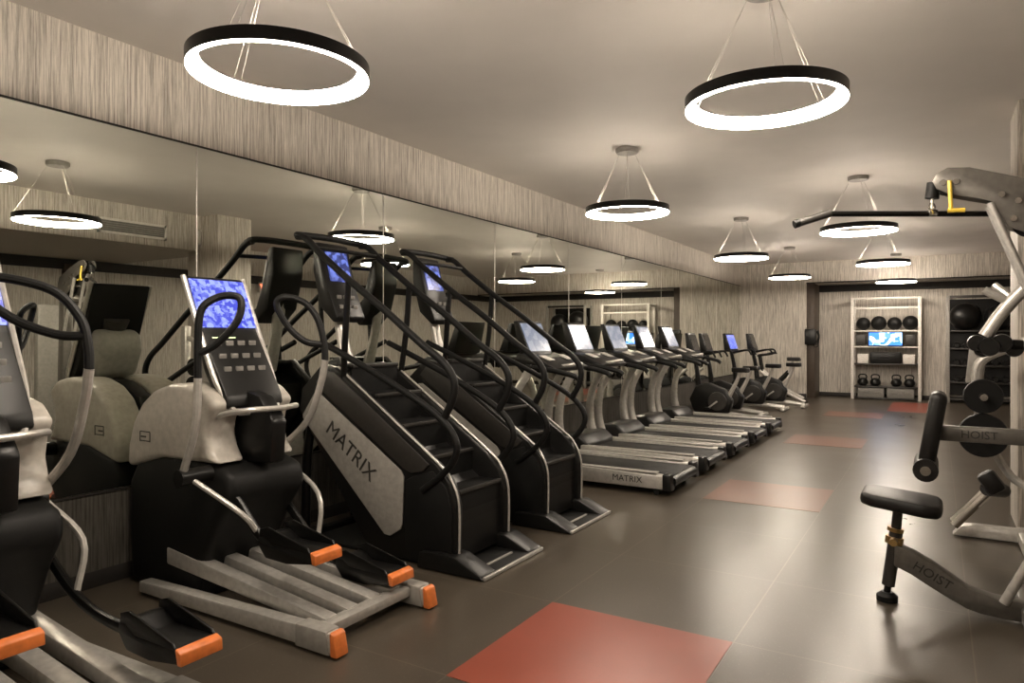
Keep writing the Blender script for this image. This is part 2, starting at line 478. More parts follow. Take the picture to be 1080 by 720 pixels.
# ------------------------------------------------------------------ elliptical trainers (local x runs towards the mirror, local y towards the camera)
def make_elliptical(loc, label, pedals, far_grip):
    t = thing('elliptical_trainer', label, 'elliptical trainer', loc, PI, 'elliptical trainers by the mirror')
    for s in (1, -1):
        r = MB().prism([(0.0, 0.02), (0.02, 0.115), (0.25, 0.115), (1.2, 0.095), (1.55, 0.085), (1.55, 0.02)], s * 0.345 - 0.04, s * 0.345 + 0.04, 0.012).build('base_rail', 'silver', t)
        MB().prism([(0.012, 0.012), (0.032, 0.122), (0.24, 0.122), (0.24, 0.012)], s * 0.345 - 0.046, s * 0.345 + 0.046, 0.010).build('rail_sleeve', 'panel', r)
        MB().prism([(-0.035, 0.008), (-0.012, 0.112), (0.014, 0.124), (0.010, 0.008)], s * 0.345 - 0.042, s * 0.345 + 0.042, 0.010).build('end_cap', 'orange', r)
    MB().box((0.135, 0, 0.085), (0.085, 0.60, 0.055), 0.012).build('crossbar', 'silver', t)
    for wv in (0.235, 0.085, -0.085, -0.235):
        MB().prism([(0.15, 0.06), (0.15, 0.12), (1.45, 0.27), (1.45, 0.17)], wv - 0.043, wv + 0.043, 0.012).build('roller_track', 'silver', t)
    # covers
    MB().prism([(1.15, 0.0), (1.84, 0.0), (1.86, 0.3), (1.86, 0.62), (1.78, 0.74), (1.45, 0.82), (1.1, 0.80), (0.90, 0.74), (0.87, 0.62), (1.0, 0.45), (1.13, 0.2)], -0.27, 0.27, 0.05, seg=3).build('lower_cover', 'black_matte', t)
    prof = [(1.85, 0.70), (1.84, 0.84), (1.79, 0.98), (1.70, 1.10), (1.58, 1.18), (1.42, 1.225), (1.25, 1.23), (1.10, 1.20), (1.00, 1.12), (1.06, 1.04), (1.08, 0.95), (1.05, 0.86), (0.98, 0.79), (1.12, 0.79), (1.5, 0.785)]
    for s in (1, -1):
        a, b = sorted((s * 0.075, s * 0.285))
        sh = MB().prism(prof, a, b, 0.05, seg=4).build('side_shroud', 'shroud', t)
        mb = MB()
        for px, pz, sx, sz in ((1.65, 0.93, 0.10, 0.006), (1.65, 0.875, 0.10, 0.006), (1.60, 0.90, 0.006, 0.06), (1.70, 0.90, 0.006, 0.06), (1.665, 0.90, 0.05, 0.01)):
            mb.box((px, s * 0.286, pz), (sx, 0.003, sz))
        mb.build('emblem', 'letter', sh)
    MB().prism([(1.78, 0.72), (1.70, 1.10), (1.45, 1.20), (1.2, 1.22), (0.92, 1.16), (0.80, 1.02), (0.82, 0.78)], -0.055, 0.055, 0.02).build('centre_cover', 'black', t)
    MB().tube([(1.20, 0, 1.12), (1.22, 0, 1.25), (1.28, 0, 1.5), (1.34, 0, 1.62)], [0.11, 0.08, 0.07, 0.08], seg=14, flat=(0.7, 1.1)).build('console_mast', 'dark_grey', t)
    # console
    con = MB().prism([(1.385, 1.86), (1.42, 1.855), (1.31, 1.55), (1.22, 1.30), (1.06, 1.07), (1.00, 1.10), (1.015, 1.16), (1.235, 1.52)], -0.195, 0.195, 0.012).build('console', 'black', t)
    for s in (1, -1):
        MB().tube([(1.40, s * 0.205, 1.86), (1.24, s * 0.205, 1.52), (1.10, s * 0.20, 1.24), (1.01, s * 0.15, 1.08), (0.99, s * 0.06, 1.06)], 0.016, seg=8).build('console_frame', 'silver', con)
    MB().prism([(1.29, 1.56), (1.40, 1.52), (1.42, 1.40), (1.34, 1.24), (1.20, 1.14), (1.08, 1.09)], -0.15, 0.15, 0.04, seg=3).build('console_shell', 'panel', con)
    d = Vector((0.15, 0, 0.34)).normalized(); nrm = Vector((-0.34, 0, 0.15)).normalized()
    c0 = Vector((1.315, 0, 1.695)) + nrm * 0.006
    rt = frame3((0, -1, 0), d, c0)
    MB().box((0, 0, 0), (0.375, 0.315, 0.008)).build('screen', 'blue', con).matrix_local = rt
    for i in range(4):
        for j in range(3):
            p = Vector((1.205 - j * 0.045, 0.12 - i * 0.08, 1.455 - j * 0.075)) + nrm * 0.012
            MB().box(p, (0.012, 0.05, 0.03), 0.004).build('key', 'grey_box', con)
    MB().box((1.222, 0.06, 1.485), (0.012, 0.16, 0.022), 0.003).build('lit_key', 'green', con)
    MB().box((1.205, 0.10, 1.447), (0.012, 0.05, 0.018), 0.003).build('lit_key', 'green', con)
    # fixed handlebar
    MB().tube([(1.22, 0.19, 0.98), (1.02, 0.22, 1.06), (0.86, 0.17, 1.09), (0.82, 0, 1.09), (0.86, -0.17, 1.09), (1.02, -0.22, 1.06), (1.22, -0.19, 0.98)], 0.016).build('heart_rate_bar', 'silver', t)
    # moving arms with looped grips
    arms = ((1, 0.43, [(1.06, 0.76), (0.95, 1.03), (0.93, 1.28)], [(0.93, 0.43, 1.26), (0.93, 0.43, 1.45), (0.925, 0.425, 1.60), (0.91, 0.40, 1.67), (0.87, 0.33, 1.715), (0.80, 0.28, 1.71), (0.775, 0.28, 1.65), (0.79, 0.31, 1.56), (0.86, 0.37, 1.46), (0.92, 0.425, 1.41)]),
            (-1, -0.29, [(1.19, 0.76), (0.90, 0.98), (0.78, 1.22), (0.745, 1.36)], far_grip))
    for s, wv, low, grip in arms:
        ar = MB().tube([(u, wv, z) for u, z in low], 0.021).build('swing_arm', 'silver', t)
        MB().tube(grip, 0.020, sub=6).build('looped_grip', 'black_matte', ar)
        MB().cyl((low[0][0], wv - s * 0.16, low[0][1] - 0.02), (low[0][0], wv + s * 0.03, low[0][1] - 0.02), 0.045).build('pivot_hub', 'black', ar)
    MB().tube([(1.19, -0.29, 0.77), (1.33, -0.20, 0.94), (1.42, -0.15, 1.05)], 0.02).build('brace_tube', 'silver', t)
    # pedals on long curved arms
    for s, wv, path, pu, pz in pedals:
        pa = MB().tube([(u, wv, z) for u, z in path], [0.03, 0.028, 0.026, 0.03], seg=10, flat=(1.0, 0.8)).build('pedal_arm', 'black_metal', t)
        MB().cyl((path[0][0] + 0.01, 0, path[0][1]), (path[0][0] + 0.01, wv, path[0][1]), 0.03).build('crank_shaft', 'black_metal', pa)
        P = [(0.0, -0.02), (0.0, 0.03), (0.05, 0.035), (0.28, 0.03), (0.36, 0.075), (0.41, 0.07), (0.42, 0.02), (0.36, -0.045), (0.2, -0.05)]
        pe = MB().prism([(pu + a, pz + b) for a, b in P], wv - 0.09, wv + 0.09, 0.012).build('pedal', 'black', pa)
        mb = MB()
        for k in (-1, 1):
            mb.prism([(pu + 0.03, pz + 0.03), (pu + 0.05, pz + 0.055), (pu + 0.34, pz + 0.12), (pu + 0.40, pz + 0.10), (pu + 0.40, pz + 0.06), (pu + 0.30, pz + 0.03)], wv + k * 0.083 - 0.006, wv + k * 0.083 + 0.006, 0.003)
        mb.build('pedal_side', 'black_metal', pa)
        MB().prism([(pu - 0.012, pz - 0.022), (pu - 0.008, pz + 0.026), (pu + 0.028, pz + 0.040), (pu + 0.014, pz - 0.022)], wv - 0.092, wv + 0.092, 0.006).build('pedal_bumper', 'orange', pa)
        MB().tube([(path[2][0], wv, path[2][1]), (path[2][0] + 0.06, wv + s * 0.06, 0.55), (1.06 if s > 0 else 1.19, 0.40 if s > 0 else -0.31, 0.74)], 0.015, seg=8).build('link_rod', 'silver', pa)
    return t
make_elliptical((-2.40, 2.72, 0), 'elliptical trainer with blue lit screen, beside the nearest stair climber',
                ((1, 0.215, [(1.08, 0.70), (0.90, 0.60), (0.72, 0.44), (0.60, 0.385), (0.48, 0.385)], 0.20, 0.40),
                 (-1, -0.235, [(1.16, 0.60), (0.95, 0.42), (0.75, 0.255), (0.60, 0.195), (0.46, 0.19)], 0.10, 0.18)),
                [(0.745, -0.29, 1.35), (0.755, -0.29, 1.46), (0.79, -0.275, 1.60), (0.85, -0.23, 1.70), (0.92, -0.14, 1.735), (0.96, -0.11, 1.69), (0.92, -0.16, 1.56), (0.84, -0.22, 1.47), (0.765, -0.285, 1.45)])
make_elliptical((-2.40, 1.35, 0), 'elliptical trainer cut off by the left edge of the picture',
                ((1, 0.15, [(1.08, 0.70), (0.90, 0.60), (0.80, 0.46), (0.72, 0.385), (0.62, 0.38)], 0.38, 0.40),
                 (-1, -0.34, [(1.50, 0.72), (1.25, 0.50), (0.95, 0.32), (0.66, 0.26), (0.36, 0.27)], 0.04, 0.275)),
                [(0.745, -0.29, 1.35), (0.755, -0.29, 1.46), (0.79, -0.275, 1.58), (0.87, -0.20, 1.70), (0.98, -0.03, 1.75), (1.03, 0.03, 1.71), (0.96, -0.08, 1.58), (0.85, -0.20, 1.51), (0.77, -0.283, 1.50)])

# ------------------------------------------------------------------ stair climbers
def make_climber(loc, label):
    t = thing('stair_climber', label, 'stair climber', loc, PI, 'stair climbers by the mirror')
    side = [(0.25, 0.02), (0.245, 0.42), (0.29, 0.555), (0.40, 0.665), (1.30, 1.275), (1.44, 1.30), (1.64, 1.12), (1.67, 0.96), (1.0, 0.06), (0.95, 0.02)]
    for s in (1, -1):
        a, b = sorted((s * 0.25, s * 0.33))
        wl = MB().prism(side, a, b, 0.012).build('side_wall', 'black', t)
        a, b = sorted((s * 0.331, s * 0.345))
        pn = MB().prism([(1.455, 1.095), (1.50, 1.09), (1.62, 0.925), (1.615, 0.90), (0.83, 0.165), (0.78, 0.16), (0.69, 0.215), (0.675, 0.25), (0.66, 0.57), (0.69, 0.61)], a, b, 0.006).build('side_panel', 'panel', wl)
        xdir, ydir = ((-0.80, 0, -0.60), (-0.60, 0, 0.80)) if s > 0 else ((0.80, 0, 0.60), (-0.60, 0, 0.80))
        MB().text('MATRIX', 0.15, frame3(xdir, ydir, (1.14, s * 0.346, 0.70))).build('lettering', 'letter', wl)
        MB().prism([(1.30, 1.245), (1.40, 1.255), (1.48, 1.17), (1.44, 1.12), (0.66, 0.62), (0.60, 0.60), (0.50, 0.62), (0.45, 0.67)], a, b - s * 0 if s < 0 else b, 0.005).build('shell_strip', 'dark_grey', wl)
        MB().prism([(0.27, 0.03), (0.265, 0.40), (0.31, 0.53), (0.42, 0.63), (0.58, 0.58), (0.64, 0.55), (0.655, 0.03)], a, b, 0.006).build('rear_skirt', 'black_matte', wl)
        MB().tube([(1.30, s * 0.30, 1.282), (0.85, s * 0.30, 0.978), (0.40, s * 0.30, 0.672), (0.30, s * 0.30, 0.575), (0.24, s * 0.30, 0.42), (0.24, s * 0.30, 0.05)], 0.008, seg=6, sub=4).build('edge_trim', 'silver', wl)
        # rails
        up = [(1.69, 2.24), (1.60, 2.22), (1.45, 2.10), (1.15, 1.885), (0.84, 1.68), (0.52, 1.45), (0.34, 1.33), (0.26, 1.22), (0.27, 1.10), (0.34, 0.97)]
        rl = MB().tube([(u, s * 0.33, z) for u, z in up], 0.025, seg=12).build('upper_handrail', 'black_matte', t)
        lo = [(1.40, 1.45), (1.20, 1.37), (0.84, 1.22), (0.48, 1.05), (0.30, 0.93), (0.225, 0.81), (0.26, 0.70), (0.36, 0.60), (0.50, 0.50)]
        MB().tube([(u, s * 0.345, z) for u, z in lo], 0.023, seg=12).build('lower_handrail', 'black_matte', t)
        MB().tube([(1.17, s * 0.33, 1.90), (1.20, s * 0.33, 1.55), (1.24, s * 0.31, 1.20)], 0.023).build('rail_post', 'black_metal', t)
        # foot wedge
        MB().prism([(0.0, 0.005), (0.03, 0.03), (0.22, 0.115), (0.34, 0.125), (0.50, 0.11), (0.52, 0.005)], *sorted((s * 0.21, s * 0.385)), 0.012).build('foot_cover', 'black', t)
    MB().tube([(1.62, 0.33, 2.235), (1.70, 0.31, 2.255), (1.70, 0, 2.265), (1.70, -0.31, 2.255), (1.62, -0.33, 2.235)], 0.025, seg=12).build('top_crossbar', 'black_matte', t)
    MB().tube([(1.50, 0.33, 2.14), (1.52, 0.0, 2.15), (1.50, -0.33, 2.14)], 0.016).build('console_crossbar', 'black_metal', t)
    for k in range(5):
        u = 0.27 + 0.235 * k; z = 0.48 + 0.20 * k
        st = MB().box((u + 0.125, 0, z), (0.25, 0.49, 0.03), 0.006).box((u + 0.02, 0, z - 0.10), (0.02, 0.49, 0.18)).build('step', 'black_matte', t)
        MB().box((u + 0.012, 0, z + 0.008), (0.03, 0.492, 0.022), 0.004).build('step_nosing', 'dark_grey', st)
    MB().prism([(0.28, 0.05), (0.28, 0.36), (1.36, 1.18), (1.58, 1.10), (1.58, 0.90), (0.95, 0.05)], -0.249, 0.249).build('inner_body', 'black', t)
    bs = MB().box((0.80, 0, 0.012), (1.58, 0.62, 0.022), 0.004).build('base_plate', 'black_matte', t)
    MB().box((0.004, 0, 0.014), (0.022, 0.74, 0.024), 0.006).build('front_edge', 'silver', bs)
    MB().box((0.12, 0, 0.026), (0.02, 0.30, 0.012), 0.004).build('transport_bar', 'silver', bs)
    for s in (1, -1):
        MB().tube([(1.58, s * 0.26, 1.0), (1.66, s * 0.26, 0.6), (1.68, s * 0.26, 0.02)], 0.035).build('front_leg', 'black_metal', t)
    MB().box((1.66, 0, 0.03), (0.08, 0.66, 0.05), 0.012).build('front_foot', 'black_metal', t)
    MB().tube([(1.48, 0, 1.22), (1.56, 0, 1.5), (1.64, 0, 1.9)], [0.06, 0.045, 0.05], flat=(0.8, 1.2)).build('console_mast', 'silver', t)
    con = MB().prism([(1.655, 2.215), (1.72, 2.22), (1.72, 2.0), (1.64, 1.72), (1.50, 1.60), (1.46, 1.64), (1.555, 1.86)], -0.155, 0.155, 0.018).build('console', 'black', t)
    d = Vector((0.10, 0, 0.355)).normalized(); nrm = Vector((-0.355, 0, 0.10)).normalized()
    MB().box((0, 0, 0), (0.225, 0.26, 0.006)).build('screen', 'blue_small', con).matrix_local = frame3((0, -1, 0), d, Vector((1.607, 0, 2.045)) + nrm * 0.004)
    for i in range(3):
        for j in range(2):
            MB().box((1.525 - j * 0.03, 0.07 - i * 0.07, 1.80 - j * 0.075), (0.016, 0.045, 0.03), 0.004).build('key', 'grey_box', con)
    return t
cl = make_climber((-2.36, 3.93, 0), 'black stair climber with pale side panel, nearest, beside the elliptical with blue screen')
dup(cl, (-2.36, 5.12, 0), 'black stair climber with pale side panel, second one, beside the treadmills')

# ------------------------------------------------------------------ treadmills
def make_treadmill(loc, label):
    t = thing('treadmill', label, 'treadmill', loc, PI, 'treadmills in a row by the mirror')
    for s in (1, -1):
        r = MB().prism([(0.03, 0.06), (0.03, 0.19), (1.45, 0.215), (1.45, 0.06)], *sorted((s * 0.34, s * 0.45)), 0.012).build('side_rail', 'silver', t)
        MB().box((0.76, s * 0.395, 0.208), (1.30, 0.085, 0.012), 0.004).build('foot_strip', 'panel', r)
        MB().prism([(-0.04, 0.05), (-0.02, 0.20), (0.05, 0.205), (0.05, 0.05)], *sorted((s * 0.335, s * 0.455)), 0.012).build('end_cap', 'black', r)
        x = (-1, 0, 0) if s > 0 else (1, 0, 0)
        MB().text('MATRIX', 0.085, frame3(x, (0, 0, 1), (0.40, s * 0.4505, 0.13))).build('lettering', 'letter', r)
        MB().cyl((0.12, s * 0.39, 0.028), (0.12, s * 0.42, 0.028), 0.028).build('foot', 'black_matte', r)
        MB().cyl((1.3, s * 0.39, 0.03), (1.3, s * 0.42, 0.03), 0.03).build('foot', 'black_matte', r)
        MB().tube([(1.66, s * 0.44, 0.10), (1.74, s * 0.44, 0.45), (1.70, s * 0.43, 0.80), (1.55, s * 0.41, 1.08), (1.46, s * 0.40, 1.17)], [0.075, 0.06, 0.05, 0.05, 0.05], seg=12, flat=(1.0, 0.55)).build('upright', 'silver', t)
        MB().tube([(1.55, s * 0.40, 1.18), (1.25, s * 0.41, 1.15), (1.0, s * 0.40, 1.10), (0.93, s * 0.39, 1.06)], 0.028).build('handrail', 'black_matte', t)
    MB().box((0.72, 0, 0.165), (1.45, 0.675, 0.02), 0.004).build('running_belt', 'black_matte', t)
    MB().cyl((0.0, -0.335, 0.12), (0.0, 0.335, 0.12), 0.05).build('rear_roller', 'black', t)
    MB().box((0.74, 0, 0.10), (1.40, 0.67, 0.07)).build('deck_frame', 'black', t)
    MB().prism([(1.38, 0.06), (1.38, 0.22), (1.50, 0.32), (1.78, 0.30), (1.86, 0.18), (1.86, 0.06)], -0.40, 0.40, 0.03, seg=3).build('motor_hood', 'black', t)
    base = MB().prism([(1.22, 1.13), (1.20, 1.17), (1.42, 1.27), (1.66, 1.32), (1.72, 1.22), (1.60, 1.10)], -0.40, 0.40, 0.02).build('console_tray', 'black', t)
    MB().box((1.40, 0.22, 1.27), (0.14, 0.13, 0.012), 0.004, Matrix.Rotation(-0.35, 4, 'Y')).build('cup_holder', 'pale_letter', base)
    MB().box((1.40, -0.22, 1.27), (0.14, 0.13, 0.012), 0.004, Matrix.Rotation(-0.35, 4, 'Y')).build('cup_holder', 'pale_letter', base)
    MB().tube([(1.28, 0.14, 1.18), (1.16, 0.12, 1.20), (1.14, 0, 1.21), (1.16, -0.12, 1.20), (1.28, -0.14, 1.18)], 0.018).build('heart_rate_bar', 'silver', base)
    con = MB().prism([(1.58, 1.29), (1.74, 1.67), (1.80, 1.67), (1.72, 1.30)], -0.26, 0.26, 0.012).build('console', 'black', t)
    d = Vector((0.16, 0, 0.38)).normalized(); nrm = Vector((-0.38, 0, 0.16)).normalized()
    MB().box((0, 0, 0), (0.47, 0.33, 0.006)).build('screen', 'pale_screen', con).matrix_local = frame3((0, -1, 0), d, Vector((1.664, 0, 1.49)) + nrm * 0.003)
    return t
tread_labels = ['silver railed treadmill nearest the camera, first after the stair climbers',
                'silver railed treadmill, second along from the stair climbers',
                'silver railed treadmill, third and middle of the row of five',
                'silver railed treadmill, fourth along from the stair climbers',
                'silver railed treadmill farthest from the camera, next to the upright bikes']
tr = make_treadmill((-2.15, 6.78, 0), tread_labels[0])
for k in range(1, 5):
    dup(tr, (-2.15, 6.78 + 1.15 * k, 0), tread_labels[k])

# ------------------------------------------------------------------ upright bikes and spin bikes
def make_bike(loc, label, scr, cw=0.22):
    t = thing('exercise_bike', label, 'exercise bike', loc, PI, 'upright exercise bikes past the treadmills')
    MB().box((0.02, 0, 0.04), (0.09, 0.55, 0.06), 0.02).build('rear_foot', 'silver', t)
    MB().box((1.12, 0, 0.04), (0.09, 0.55, 0.06), 0.02).build('front_foot', 'silver', t)
    MB().tube([(0.02, 0, 0.06), (0.5, 0, 0.10), (1.12, 0, 0.06)], 0.045).build('base_beam', 'silver', t)
    MB().prism([(0.42, 0.12), (0.36, 0.35), (0.50, 0.55), (0.80, 0.66), (1.02, 0.60), (1.14, 0.35), (1.05, 0.12)], -0.09, 0.09, 0.03, seg=3).build('drive_cover', 'black', t)
    for s in (1, -1):
        MB().lathe([(0, 0), (0.17, 0.0), (0.16, 0.015), (0, 0.02)], (0.62, s * 0.092, 0.33), Matrix.Rotation(-s * PI / 2, 4, 'X')).build('side_disc', 'dark_grey', t)
        ck = MB().box((0.62 + s * 0.075, s * 0.135, 0.33 - s * 0.06), (0.21, 0.025, 0.03), 0.008, Matrix.Rotation(s * 0.67 + (0 if s > 0 else 2 * 0.67), 4, 'Y')).build('crank', 'silver', t)
        MB().box((0.62 + s * 0.15, s * 0.19, 0.33 - s * 0.12), (0.10, 0.09, 0.03), 0.01).build('pedal', 'black', ck)
    MB().tube([(0.45, 0, 0.40), (0.30, 0, 0.70), (0.25, 0, 0.86)], [0.045, 0.03, 0.03]).build('seat_post', 'silver', t)
    MB().prism([(0.10, -0.13), (0.08, 0.0), (0.10, 0.13), (0.24, 0.10), (0.38, 0.03), (0.40, 0.0), (0.38, -0.03), (0.24, -0.10)], 0.86, 0.94, 0.025, axis='z', seg=3).build('saddle', 'vinyl', t)
    MB().tube([(0.98, 0, 0.55), (1.02, 0, 0.9), (1.08, 0, 1.18)], [0.07, 0.05, 0.045], flat=(0.8, 1.1)).build('console_mast', 'black_metal', t)
    MB().tube([(0.62, 0.2, 1.12), (0.70, 0.22, 1.22), (0.95, 0.2, 1.18), (1.06, 0, 1.14), (0.95, -0.2, 1.18), (0.70, -0.22, 1.22), (0.62, -0.2, 1.12)], 0.018).build('handlebar', 'black_matte', t)
    con = MB().prism([(1.00, 1.18), (1.12, 1.56), (1.18, 1.56), (1.14, 1.18)], -cw, cw, 0.012).build('console', 'black', t)
    d = Vector((0.12, 0, 0.38)).normalized(); nrm = Vector((-0.38, 0, 0.12)).normalized()
    MB().box((0, 0, 0), (2 * cw - 0.05, 0.30, 0.006)).build('screen', scr, con).matrix_local = frame3((0, -1, 0), d, Vector((1.062, 0, 1.385)) + nrm * 0.003)
    return t
M['dark_screen'] = mat('dark_screen', (0.012, 0.012, 0.014), 0.2)
b0 = make_bike((-2.75, 12.75, 0), 'upright exercise bike with dark screen, right after the last treadmill', 'dark_screen')
dup(b0, (-2.75, 13.6, 0), 'upright exercise bike with dark screen, between its dark twin and the blue one')
make_bike((-2.6, 14.9, 0), 'upright exercise bike with bright blue screen on its mast', 'blue', 0.32)
make_bike((-2.35, 15.75, 0), 'upright exercise bike with dark screen, between the blue one and the spin bikes', 'dark_screen')

def make_spin(loc, label):
    t = thing('spin_bike', label, 'spin bike', loc, PI, 'spin bikes by the far wall')
    MB().box((0.05, 0, 0.035), (0.08, 0.5, 0.05), 0.015).build('rear_foot', 'dark_grey', t)
    MB().box((1.05, 0, 0.035), (0.08, 0.5, 0.05), 0.015).build('front_foot', 'dark_grey', t)
    MB().tube([(0.05, 0, 0.05), (0.55, 0, 0.32), (1.0, 0, 0.72)], 0.04).build('main_beam', 'silver', t)
    MB().tube([(1.05, 0, 0.05), (0.75, 0, 0.30), (0.38, 0, 0.68)], 0.04).build('cross_beam', 'black_metal', t)
    MB().lathe([(0, -0.02), (0.22, -0.02), (0.235, -0.012), (0.235, 0.012), (0.22, 0.02), (0, 0.02)], (0.98, 0, 0.30), Matrix.Rotation(PI / 2, 4, 'X'), seg=32).build('flywheel', 'black_metal', t)
    MB().tube([(0.40, 0, 0.62), (0.30, 0, 0.95)], 0.025, smooth=False).build('seat_post', 'silver', t)
    MB().prism([(0.14, -0.12), (0.12, 0.0), (0.14, 0.12), (0.26, 0.09), (0.42, 0.025), (0.42, -0.025), (0.26, -0.09)], 0.95, 1.01, 0.022, axis='z', seg=3).build('saddle', 'vinyl', t)
    MB().tube([(0.95, 0, 0.66), (1.02, 0, 1.05)], 0.028, smooth=False).build('handlebar_post', 'black_metal', t)
    MB().tube([(0.70, 0.14, 1.12), (0.86, 0.22, 1.08), (1.02, 0.1, 1.06), (1.02, -0.1, 1.06), (0.86, -0.22, 1.08), (0.70, -0.14, 1.12)], 0.02).build('handlebar', 'black_matte', t)
    for s in (1, -1):
        ck = MB().box((0.62, s * 0.09, 0.30 - s * 0.08), (0.03, 0.02, 0.18), 0.006).build('crank', 'silver', t)
        MB().box((0.62, s * 0.15, 0.30 - s * 0.16), (0.10, 0.09, 0.03), 0.008).build('pedal', 'black', ck)
    MB().cyl((0.62, -0.09, 0.30), (0.62, 0.09, 0.30), 0.05).build('bottom_bracket', 'black_metal', t)
    return t
s0 = make_spin((-2.45, 16.6, 0), 'spin bike with bare handlebars, nearer of the two by the far wall')
dup(s0, (-2.6, 17.45, 0), 'spin bike with bare handlebars, closest to the far wall')

# ------------------------------------------------------------------ storage rack with screen, by the far wall
RX0, RX1, RYf, RYb = -1.733, -0.331, 18.64, 19.1
rk = thing('storage_rack', 'silver framed storage rack with lit screen standing at far wall', 'rack', ((RX0 + RX1) / 2, 18.87, 0), 0, 'storage racks at the far wall')
ox, oy = rk.location.x, rk.location.y
def rl(x, y): return (x - ox, y - oy)
for x in (RX0, RX1):
    for y in (RYf, RYb):
        lx, ly = rl(x, y)
        MB().box((lx, ly, 1.21), (0.07, 0.07, 2.42), 0.008).build('post', 'white', rk)
    lx, _ = rl(x, 0)
    MB().box((lx, 0, 2.37), (0.05, 0.44, 0.06), 0.008).box((lx, 0, 0.10), (0.05, 0.44, 0.06), 0.008).build('side_brace', 'white', rk)
W = RX1 - RX0
for z in (2.40, 2.17):
    MB().box((0, rl(0, RYf)[1], z), (W, 0.045, 0.045), 0.008).build('crossbar', 'white', rk)
for z, mt_ in ((1.63, 'white'), (1.25, 'white'), (0.84, 'dark_grey'), (0.30, 'dark_grey'), (0.03, 'dark_grey')):
    MB().box((0, 0, z), (W - 0.072, 0.42, 0.035), 0.006).build('shelf', mt_, rk)
tv = thing('display_screen', 'wide lit cyan screen mounted in middle of storage rack', 'screen', (ox, RYf + 0.0, 1.27))
MB().box((0, 0.02, 0.17), (0.74, 0.05, 0.34), 0.008).box((0, 0.02, -0.0005), (0.3, 0.1, 0.003)).build('housing', 'black', tv)
MB().box((0, -0.007, 0.17), (0.69, 0.006, 0.30)).build('screen', 'tv', tv)
for x, sx in ((-0.52, 0.22), (0.52, 0.22)):
    tag(MB().box((ox + x, RYf + 0.10, 1.29 + 0.125), (sx, 0.2, 0.25), 0.02).build('storage_bin', 'dark_grey', origin=(ox + x, RYf + 0.1, 1.27)),
        'dark bin on the rack, ' + ('left' if x < 0 else 'right') + ' of the lit screen', 'bin', 'bins on the screen shelf')
def med_ball(x, y, z, r, label, group):
    o = MB().ball((0, 0, r), r).lathe([(r * 1.004 * math.cos(a), r + r * 1.004 * math.sin(a)) for a in (-0.12, -0.06, 0.06, 0.12)]).build('medicine_ball', 'black_matte')
    o.location = (x, y, z)
    return tag(o, label, 'ball', group)
for i, r in enumerate((0.155, 0.17, 0.155, 0.17)):
    med_ball(ox - 0.48 + 0.33 * i, 18.84, 1.6475, r, ['first', 'second', 'third', 'fourth'][i] + ' black medicine ball from the left on the rack shelf above the screen', 'medicine balls on the rack')
o = MB().box((0, 0, 0.135), (0.66, 0.3, 0.27), 0.03).box((0, -0.152, 0.15), (0.2, 0.01, 0.05), 0.004).build('equipment_case', 'black')
o.location = (ox, 18.84, 0.8575); tag(o, 'long black case on the rack shelf beneath the screen', 'case')
for sx in (-1, 1):
    o = MB().box((0, 0, 0.11), (0.24, 0.28, 0.22), 0.01).box((0, -0.142, 0.15), (0.09, 0.008, 0.02), 0.003).build('storage_box', 'white')
    o.location = (ox + sx * 0.48, 18.84, 0.8575)
    tag(o, 'pale box on the rack shelf, ' + ('left' if sx < 0 else 'right') + ' of the long black case', 'box', 'pale boxes beside the case')
def kettlebell(x, y, z, label):
    t = thing('kettlebell', label, 'kettlebell', (x, y, z), 0, 'kettlebells on the low rack shelf')
    MB().lathe([(0, 0), (0.07, 0), (0.115, 0.05), (0.12, 0.10), (0.09, 0.165), (0.04, 0.19), (0, 0.19)]).build('bell', 'black_metal', t)
    MB().tube([(-0.07, 0, 0.15), (-0.085, 0, 0.22), (-0.05, 0, 0.265), (0.05, 0, 0.265), (0.085, 0, 0.22), (0.07, 0, 0.15)], 0.016).build('handle', 'black_metal', t)
for x, nm in ((-0.49, 'leftmost'), (-0.22, 'second from left'), (0.22, 'third from left'), (0.49, 'rightmost')):
    kettlebell(ox + x, 18.80, 0.3175, 'black kettlebell on low shelf of the screen rack, ' + nm)
for sx in (-1, 1):
    o = MB().box((0, 0, 0.11), (0.56, 0.34, 0.22), 0.015).box((-0.12, -0.172, 0.13), (0.14, 0.008, 0.06), 0.004).box((0.12, -0.172, 0.13), (0.14, 0.008, 0.06), 0.004).build('storage_box', 'grey_box')
    o.location = (ox + sx * 0.31, 18.82, 0.0475)
    tag(o, 'grey box on the bottom shelf of the screen rack, ' + ('left' if sx < 0 else 'right') + ' one', 'box', 'grey boxes on the bottom rack shelf')

# second rack, behind the strength machines
r2 = thing('storage_rack', 'dark backed storage rack with balls and dumbbells, right of the screen rack', 'rack', (0.85, 18.87, 0), 0, 'storage racks at the far wall')
for x in (-0.63, 0.63):
    for y in (-0.23, 0.23):
        MB().box((x, y, 1.21), (0.07, 0.07, 2.42), 0.008).build('post', 'panel', r2)
MB().box((0, -0.23, 2.39), (1.2, 0.05, 0.06), 0.008).build('crossbar', 'dark_grey', r2)
MB().box((0, 0.24, 1.25), (1.19, 0.02, 2.2)).build('back_panel', 'black', r2)
for z in (1.62, 1.22, 0.84, 0.46, 0.08):
    MB().box((0, 0, z), (1.19, 0.44, 0.035), 0.006).build('shelf', 'dark_grey', r2)
for i, (x, r) in enumerate(((-0.30, 0.31), (0.32, 0.27))):
    o = MB().ball((0, 0, r), r, seg=32).build('stability_ball', 'black')
    o.location = (0.85 + x, 18.84, 1.6375)
    tag(o, ('large' if i == 0 else 'smaller') + ' black exercise ball on the top shelf of the right rack', 'ball', 'exercise balls on the rack')
